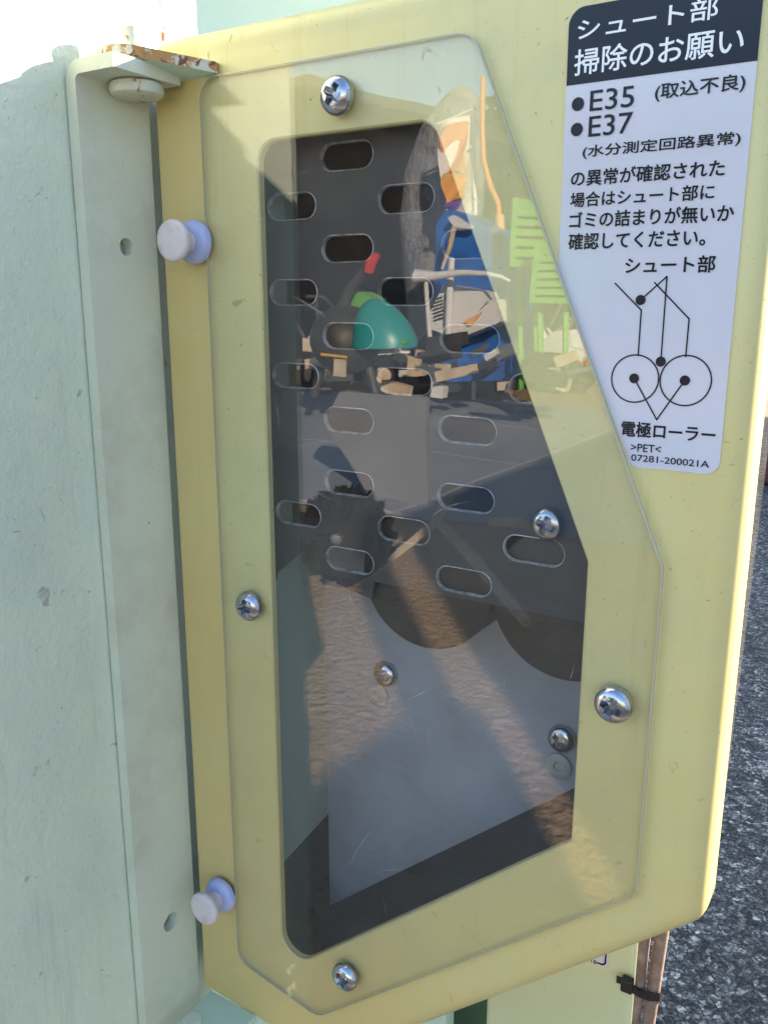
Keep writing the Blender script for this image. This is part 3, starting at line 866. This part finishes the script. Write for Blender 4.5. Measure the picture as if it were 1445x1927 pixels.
M_panelgrey = mat('pale_grey_sheet', (0.25, 0.26, 0.29), 0.5, var=[((0.20, 0.21, 0.24), 3, 0.4, 0.7)])

def rpoly(mb, pts, t, thick, mi=0):
    q = [RV(px, py, t) for px, py in pts]
    y = q[0].y
    mb.plate([(p.x, p.z) for p in q], [], FXZ, y, y - thick, mi)
def rtube(mb, pts, rad, mi=0, n=10):
    mb.tube([RV(*p) for p in pts], rad, n, mi)

# dark shed with a gable roof
t = 10.5
base = RV(600, 700, t)
shed = thing('shed', 'dark timber shed with a grey gable roof, mirrored at the top of the clear sheet', 'shed', (base.x, base.y, ZG))
q = [RV(px, py, t) for px, py in ((300, 330), (300, 270), (610, 172), (835, 232), (835, 330))]
mb = MB()
prof = [(q[0].x, ZG), (q[1].x, q[1].z), (q[2].x, q[2].z), (q[3].x, q[3].z), (q[4].x, ZG)]
mb.plate(prof, [], FXZ, base.y, base.y - 4)
obj('walls', mb, M_timber, shed, 0)
rf = MB()
for a, b in ((q[1], q[2]), (q[2], q[3])):
    d = (b - a).normalized(); nn = Vector((-d.z, 0, d.x)); nn = nn if nn.z > 0 else -nn
    e0, e1 = a - d * (0.35 if b is q[2] else 0.0), b + d * (0.35 if b is q[3] else 0.0)
    vs = []
    for yy in (base.y + 0.4, base.y - 4.4):
        for p, o_ in ((e0, 0.01), (e1, 0.01), (e1, 0.13), (e0, 0.13)):
            r = p + nn * o_; vs.append((r.x, yy, r.z))
    rf.add(vs, [(0, 1, 2, 3), (7, 6, 5, 4), (0, 4, 5, 1), (1, 5, 6, 2), (2, 6, 7, 3), (3, 7, 4, 0)])
obj('roof', rf, M_rooft, shed, 0)

# clipped hedge running on to the right of the shed
def leaf_mass(name, lo_, hi_, n, size, m, seed):
    rnd = random.Random(seed)
    mb = MB()
    for i in range(n):
        c = Vector([rnd.uniform(a, b) for a, b in zip(lo_, hi_)])
        top = hi_[2] - 0.5 * noise.noise((c.x * 0.9, c.y * 0.9, seed)) - 0.35
        if c.z > top: c.z = top - rnd.random() * 0.5
        u = Vector((rnd.gauss(0, 1), rnd.gauss(0, 1), rnd.gauss(0, 1))).normalized()
        v = u.orthogonal().normalized(); s = size * rnd.uniform(0.6, 1.4)
        mb.add([c - u * s, c + v * s * 0.55, c + u * s, c - v * s * 0.55], [(0, 1, 2, 3)])
    return obj(name, mb.mesh(name, False), m, None, 0)
a = RV(838, 300, 12.0); b = RV(1400, 300, 12.0)
o = leaf_mass('hedge', (a.x, a.y - 1.2, ZG), (b.x + 2, a.y, RV(950, 205, 12).z + 0.4), 9000, 0.16, M_leaf, 3)
tag(o, 'tall dark green hedge beside the shed, mirrored in the clear sheet', 'hedge')

# standing stone
t = 7.4
mb = MB()
rr = []
prof = [(160, 862, 12), (185, 864, 38), (240, 850, 62), (320, 832, 76), (410, 826, 80), (500, 832, 76), (590, 836, 66), (690, 840, 60), (722, 840, 58)]
for py, px, hw in prof:
    c = RV(px, py, t); r = abs(RV(px + hw, py, t).x - c.x)
    row = []
    for k in range(28):
        an = 2 * math.pi * k / 28
        f = 1 + 0.16 * noise.noise((math.cos(an) * 1.5, math.sin(an) * 1.5, py * 0.012))
        row.append((c.x + r * f * math.cos(an), c.y + 0.55 * r * f * math.sin(an), c.z))
    rr.append(row)
mb.rings(rr, True, True)
o = obj('standing_stone', mb, M_stone, None, 60)
tag(o, 'mottled grey standing stone with a rounded top, mirrored behind the banner', 'stone')

# banner on a pole
t = 6.6
pb = RV(894, 700, t)
ban = thing('banner', 'salmon and orange banner with a white border on a white pole', 'banner', (pb.x, pb.y, ZG))
mb = MB(); mb.tube([RV(891, 195, t), RV(896, 440, t), Vector((RV(897, 600, t).x, pb.y, ZG))], 0.018)
mb.tube([RV(820, 233, t), RV(897, 200, t)], 0.012)
for py in (275, 345, 398, 435):
    mb.tube([RV(882, py, t), RV(895, py + 2, t)], 0.008)
obj('pole', mb, M_flagw, ban, 60)
def cloth(pl, nx, ny, y, m, name, amp=0.05):
    # pl: corner pixels tl tr br bl
    q = [RV(px, py, t) for px, py in pl]
    mb = MB(); vs = []
    for side in (0, -0.012):
        for j in range(ny + 1):
            for i in range(nx + 1):
                u, v = i / nx, j / ny
                p = (q[0] * (1 - u) + q[1] * u) * (1 - v) + (q[3] * (1 - u) + q[2] * u) * v
                vs.append((p.x, p.y + y + side + amp * math.sin(5 * v + 4 * u), p.z))
    n = (nx + 1) * (ny + 1); fs = []
    for j in range(ny):
        for i in range(nx):
            a = j * (nx + 1) + i
            fs.append((a, a + 1, a + nx + 2, a + nx + 1)); fs.append((n + a, n + a + nx + 1, n + a + nx + 2, n + a + 1))
    bd = [i for i in range(nx + 1)] + [j * (nx + 1) + nx for j in range(1, ny + 1)] + [ny * (nx + 1) + i for i in range(nx - 1, -1, -1)] + [j * (nx + 1) for j in range(ny - 1, 0, -1)]
    for a, b in zip(bd, bd[1:] + bd[:1]): fs.append((a, n + a, n + b, b))
    mb.add(vs, fs)
    return obj(name, mb, m, ban, 60)
cloth([(822, 236), (884, 212), (892, 420), (828, 405)], 10, 30, 0.0, M_flagw, 'border')
cloth([(829, 243), (877, 226), (880, 320), (832, 322)], 8, 14, 0.03, M_flag, 'upper_field')
cloth([(832, 326), (878, 324), (876, 372), (833, 384)], 8, 10, 0.03, mat('orange_yellow_cloth', (0.85, 0.40, 0.06), 0.8), 'orange_field')
cloth([(833, 386), (872, 376), (882, 418), (845, 400)], 6, 8, 0.04, M_purple, 'violet_field')

# blue hooded machine with white panels
t = 6.0
pm = RV(880, 700, t)
bm_ = thing('blue_machine', 'blue and white farm machine with a slatted white panel, parked under the banner', 'machine', (pm.x, pm.y, ZG))
mb = MB()
rpoly(mb, fillet([(815, 420), (835, 392), (880, 405), (930, 440), (962, 560), (985, 720), (830, 720), (815, 520)], 12, 5), t, 0.5)
o = obj('hood', mb, M_blue, bm_, 30)
bv = o.modifiers.new('b', 'BEVEL'); bv.width = 0.03; bv.segments = 3; bv.limit_method = 'ANGLE'
mb = MB(); rpoly(mb, fillet([(835, 408), (850, 404), (900, 432), (850, 428)], 3, 3), t - 0.12, 0.05)
obj('decal_stripe', mb, M_wht, bm_, 0)
mb = MB(); rpoly(mb, fillet([(803, 600), (835, 540), (905, 548), (912, 570), (880, 600), (930, 560), (940, 606), (860, 632), (806, 618)], 4, 3), t - 0.3, 0.25)
o = obj('side_panel', mb, M_wht, bm_, 0)
mb = MB()
for k in range(7):
    rpoly(mb, [(812 + k * 0.6, 566 + k * 6), (832 + k * 0.4, 560 + k * 6), (832 + k * 0.4, 563 + k * 6), (812 + k * 0.6, 569 + k * 6)], t - 0.31, 0.01)
obj('vent', mb, M_eng, o, 0)
mb = MB(); rpoly(mb, [(868, 604), (902, 588), (880, 612)], t - 0.32, 0.02)
obj('orange_flash', mb, M_flag, o, 0)
mb = MB(); rtube(mb, [(850, 425, t - .3), (842, 470, t - .3), (830, 510, t - .3)], [0.022, 0.02, 0.012])
obj('lever', mb, M_beige, bm_, 60)
mb = MB(); rtube(mb, [(848, 490, t - .35), (846, 560, t - .35), (842, 640, t - .35)], 0.025)
obj('stay', mb, M_wht, bm_, 60)
# long pale curved handle bar
mb = MB(); rtube(mb, [(780, 520, 5.5), (820, 522, 5.5), (870, 518, 5.5), (915, 516, 5.5), (945, 520, 5.5), (962, 528, 5.5)], [0.05, 0.03, 0.02, 0.016, 0.014, 0.01])
rtube(mb, [(800, 521, 5.5), (806, 600, 5.55), (812, 735, 5.6)], 0.018)
tag(obj('handle_bar', mb, M_wht, None, 60), 'long white curved handle bar on an upright stem before the blue machine', 'handlebar')
# orange hose on a stand
mb = MB(); rtube(mb, [(910, 140, 6.4), (910, 230, 6.4), (913, 300, 6.4), (926, 350, 6.4), (940, 380, 6.4), (943, 420, 6.4)], 0.022)
hs = obj('hose', mb, M_orange, None, 60)
tag(hs, 'orange hose hanging down beside the banner pole', 'hose')
mb = MB(); rtube(mb, [(943, 405, 6.4), (946, 462, 6.4)], 0.04); rtube(mb, [(946, 440, 6.45), (947, 735, 6.45)], 0.02)
obj('stand', mb, mat('pale_orange_plastic', (0.75, 0.42, 0.22), 0.5), hs, 60)
# green slatted crates
for k, (px, py, w, h, lab) in enumerate(((962, 500, 70, 130, 'bright green slatted plastic crate standing on end, further left and taller of the pair'), (1000, 570, 85, 110, 'bright green slatted plastic crate leaning in front, right of the taller one'))):
    t = 5.6 - 0.2 * k
    mb = MB()
    rpoly(mb, [(px, py), (px + 8, py - h), (px + 18, py - h), (px + 10, py)], t, 0.3)
    rpoly(mb, [(px + w - 10, py), (px + w - 4, py - h * 0.8), (px + w + 6, py - h * 0.8), (px + w, py)], t, 0.3)
    for j in range(6):
        yy = py - h * 0.80 * j / 5.6
        rpoly(mb, [(px + 9 + j, yy), (px + 12 + j, yy - h * 0.10), (px + w - 6 + j, yy - h * 0.08), (px + w - 9 + j, yy + 2)], t + 0.004, 0.29)
    rtube(mb, [(px + 20, py - 2, t + .15), (px + 20, 738, t + .15)], 0.02, n=6); rtube(mb, [(px + w - 20, py - 2, t + .15), (px + w - 20, 738, t + .15)], 0.02, n=6)
    tag(obj('crate', mb, M_grn, None, 0), lab, 'crate', 'green slatted crates in the yard')
# teal and grey engine unit
t = 4.6
pe = RV(660, 740, t)
en = thing('engine_unit', 'dark grey engine unit with a teal cowl and a yellow warning plate', 'engine', (pe.x, pe.y, ZG))
c = RV(650, 640, t); r = 0.24
mb = MB(); rr = []
for k in range(11):
    an = math.pi * (k / 10) ; rr.append((max(r * math.sin(an), 0.002), -0.9 * r * math.cos(an)))
mb.lathe(rr, c, (0.25, 0, 1), 24)
obj('body', mb, M_eng, en, 60)
mb = MB(); cc = RV(724, 652, t - 0.05)
rr = []
for j in range(9):
    ph = math.pi / 2 * j / 8
    rr.append([cc + Vector((0.20 * math.cos(ph) * math.cos(an), 0.16 * math.cos(ph) * math.sin(an), 0.26 * math.sin(ph) * (1 - 0.35 * math.cos(an) * math.cos(ph)))) for an in [2 * math.pi * i / 24 for i in range(24)]])
mb.rings(rr, True, True)
obj('cowl', mb, M_tealp, en, 50)
mb = MB(); rpoly(mb, fillet([(722, 634), (742, 632), (766, 646), (736, 650)], 2, 3), t - 0.14, 0.02)
obj('green_badge', mb, M_grn, en, 0)
mb = MB(); rpoly(mb, [(600, 664), (656, 668), (656, 673), (600, 669)], t - 0.26, 0.01); obj('yellow_strip', mb, mat('amber_label', (0.7, 0.40, 0.05), 0.5), en, 0)
mb = MB(); rpoly(mb, [(627, 674), (654, 676), (652, 710), (625, 707)], t - 0.26, 0.01); obj('warning_plate', mb, M_beige, en, 0)
mb = MB(); rpoly(mb, fillet([(652, 560), (680, 550), (705, 566), (700, 582), (655, 585)], 4, 3), t + 0.1, 0.15); obj('fuel_tank', mb, M_grn, en, 0)
mb = MB(); rtube(mb, [(640, 590, t), (660, 545, t), (690, 510, t)], [0.05, 0.04, 0.03]); obj('arm', mb, M_eng, en, 60)
mb = MB(); rtube(mb, [(697, 512, t - .05), (702, 492, t - .05), (714, 478, t - .05)], [0.03, 0.035, 0.02]); obj('red_grip', mb, M_red, en, 60)
mb = MB(); rtube(mb, [(600, 690, t), (590, 745, t)], 0.03); obj('leg', mb, M_eng, en, 60)
mb = MB(); rtube(mb, [(700, 690, t), (712, 748, t)], 0.03); obj('leg', mb, M_eng, en, 60)
# small walk-behind tillers: built once, then copied
def tiller():
    r = thing('tiller', 'small walk-behind tiller with pale cowl and bent handles in the mirrored yard', 'tiller', (0, 0, 0), 'small tillers parked in the yard')
    m = MB(); m.box((-0.22, -0.12, 0.22), (0.20, 0.12, 0.36)); o = obj('chassis', m, M_eng, r, 0); o.location = (0, 0, 0)
    m = MB(); m.rings([[(-0.16, -0.13, 0.36), (0.18, -0.13, 0.36), (0.18, 0.13, 0.36), (-0.16, 0.13, 0.36)], [(-0.14, -0.12, 0.48), (0.16, -0.12, 0.50), (0.16, 0.12, 0.50), (-0.14, 0.12, 0.48)], [(-0.06, -0.08, 0.56), (0.10, -0.08, 0.57), (0.10, 0.08, 0.57), (-0.06, 0.08, 0.56)]], True, True)
    obj('cowl', m, M_wht, r, 30)
    for sy in (-0.16, 0.16):
        m = MB(); m.lathe([(0.06, -0.04), (0.16, -0.045), (0.18, -0.02), (0.18, 0.02), (0.16, 0.045), (0.06, 0.04)], (0.05, sy, 0.18), (0, 1, 0), 24); w = obj('wheel', m, M_tyre, r, 30)
        m = MB(); m.lathe([(0.07, -0.03), (0.09, 0.0), (0.07, 0.05), (0.02, 0.055), (0.001, 0.055)], (0.05, sy, 0.18), (0, 1 if sy > 0 else -1, 0), 20); obj('rim', m, M_beige, w, 30)
        m = MB(); m.tube([(-0.1, sy * 0.5, 0.34), (-0.45, sy * 0.9, 0.70), (-0.70, sy * 1.6, 0.86), (-0.88, sy * 1.6, 0.86)], 0.016, 8); obj('handle', m, M_steel, r, 40)
    m = MB(); m.box((-0.5, -0.24, 0.20), (-0.16, 0.24, 0.23)); obj('mudguard', m, M_beige, r, 0)
    m = MB(); m.box((0.20, -0.08, 0.26), (0.34, 0.08, 0.34)); obj('front_weight', m, M_red, r, 0)
    return r
first = tiller()
for k, (px, py, an) in enumerate(((610, 738, 0.5), (735, 742, 2.6), (830, 733, -0.4), (905, 748, 1.1), (985, 735, 2.9), (1060, 742, 0.3), (690, 722, -1.2), (1010, 722, 1.9))):
    if k == 0: r = first
    else:
        r = first.copy(); COL.objects.link(r)
        for ch in list(first.children):
            c = ch.copy(); COL.objects.link(c); c.parent = r
            for g_ in ch.children:
                d2 = g_.copy(); COL.objects.link(d2); d2.parent = c
    a_, b_ = ray(px, py); t = ZG / -b_
    r.location = (a_ * t, -(t - D), ZG + 0.012); r.rotation_euler = (0, 0, an)
# heap of pale wooden slats
rnd = random.Random(11)
heap = []
for k in range(40):
    px = rnd.uniform(570, 1090); py = rnd.uniform(640, 735); t = 4.9 + rnd.random() * 1.2
    L = rnd.uniform(18, 75); sl = rnd.uniform(-16, 16)
    a, b = RV(px, py, t), RV(px + L, py + sl, t)
    a.z = max(a.z, ZG + 0.03); b.z = max(b.z, ZG + 0.03)
    mb = MB(); d = (b - a); w = rnd.uniform(0.025, 0.075)
    mb.tube([a, b], [w, w * 0.9], 4)
    m = rnd.choice([M_beige, M_beige, M_wht, M_steel, M_eng])
    o = obj('slat', mb, m, None, 0)
    tag(o, 'loose scrap slat in the sunlit heap mirrored across the clear sheet', 'scrap', 'loose scrap slats and bars in the sunlit heap')
# tiller wheel close by, with hub
t = 2.0
pw = RV(650, 970, t)
wh = thing('rotary_brush', 'black bristled rotary brush with a bright steel hub bolt standing on the dirt', 'brush', (pw.x, pw.y, ZG))
rw = 0.13
ctr = Vector((pw.x, pw.y, ZG + rw + 0.02))
mb = MB(); mb.lathe([(rw * 0.45, -0.05), (rw * 0.9, -0.055), (rw, -0.03), (rw, 0.03), (rw * 0.9, 0.055), (rw * 0.45, 0.05)], ctr, (0.25, 1, 0.1), 40)
ax = Vector((0.25, 1, 0.1)).normalized(); u = ax.orthogonal().normalized(); v = ax.cross(u)
for k in range(18):
    an = 2 * math.pi * k / 18
    p = ctr + (u * math.cos(an) + v * math.sin(an)) * rw
    mb.tube([p - ax * 0.05, p + ax * 0.05 + (v * math.cos(an) - u * math.sin(an)) * 0.025], 0.012, 5)
rb_ = random.Random(4)
for k in range(150):
    an = rb_.uniform(0, 2 * math.pi); d0 = u * math.cos(an) + v * math.sin(an); of = rb_.uniform(-0.05, 0.05)
    mb.tube([ctr + d0 * 0.06 + ax * of * 0.9 + ax * 0.02, ctr + d0 * rw * rb_.uniform(0.98, 1.12) + ax * (of + 0.02)], 0.0035, 4)
obj('bristles', mb, M_tyre, wh, 40)
mb = MB(); mb.lathe([(0.055, -0.03), (0.06, 0.0), (0.05, 0.035), (0.02, 0.05), (0.018, 0.075), (0.001, 0.078)], ctr, ax, 6)
obj('hub', mb, M_steel, wh, 30)
# pale grey sheet lying on the wheel's far side
mb = MB(); rpoly(mb, fillet([(610, 800), (640, 740), (800, 745), (805, 955), (735, 945), (690, 930)], 8, 4), 3.0, 0.03)
tag(obj('grey_sheet', mb, M_panelgrey, None, 0), 'pale grey metal sheet with rounded corners standing behind the rotary brush', 'sheet')
# sticks leaning about the wheel
for k, (pts, lab) in enumerate(((((845, 935, 2.6), (815, 985, 2.4), (690, 1085, 2.05)), 'bent pale stick reaching from the grey sheet down over the dirt'),
             (((830, 985, 2.3), (900, 1060, 2.1), (990, 1175, 1.9)), 'long brown batten lying slantwise across the dirt, the longest of the sticks'),
             (((920, 985, 2.5), (980, 985, 2.5), (1020, 1005, 2.4)), 'curved pale offcut of wood on the dirt, furthest right of the sticks'))):
    mb = MB(); rtube(mb, [(a, b, min(c, 99)) for a, b, c in pts], [0.016, 0.018, 0.014], n=7)
    o = obj('stick', mb, M_beige, None, 50); tag(o, lab, 'stick', 'sticks on the sunlit dirt')
# ------------------------------------------------------------------ further things: unseen blockers added to shade paving and dirt, then the bin
mb = MB(); mb.box((1.6, 1.66, ZG), (1.72, 7.5, 0.55))  # unseen wall, put in to keep sun off the paving and near dirt
wlw = obj('shade_wall', mb, M_plaster, None, 0); tag(wlw, 'unseen low plastered wall added beside the paving to shade the ground', 'wall')
mb = MB(); mb.box((1.62, 1.695, 0.55), (1.70, 1.785, 1.05)); obj('shade_post', mb, M_steel, wlw, 0)  # added to throw the dark stripe across the sunlit dirt
sb = thing('shade_building', 'unseen white flat-roofed building added right of the machine to shade the dirt', 'building', (2.6, 0, ZG))
mb = MB(); mb.box((1.6, -1.5, ZG), (4.2, 1.42, 0.95)); obj('walls', mb, M_plaster, sb, 0)  # unseen block, put in to cut the sunlit strip on the dirt
mb = MB(); mb.box((1.56, -1.56, 0.95), (4.3, 1.425, 1.02)); obj('roof', mb, M_rooft, sb, 0)
# dark red crate at the far side of the paving
a, b_ = ray(1428, 915); t = ZG / -b_
cx_, cy_ = a * t, t - D
mb = MB(); mb.box((cx_ - 0.5, cy_, ZG), (cx_ + 0.5, cy_ + 0.5, ZG + 0.62))
o = obj('storage_bin', mb, mat('dark_maroon_bin', (0.03, 0.012, 0.014), 0.6, var=[((0.16, 0.02, 0.02), 6, 0.5, 0.6)]), None, 0)
bv = o.modifiers.new('b', 'BEVEL'); bv.width = 0.02; bv.segments = 2
tag(o, 'dark maroon bin across the paving, just past the right edge of the cover', 'bin')
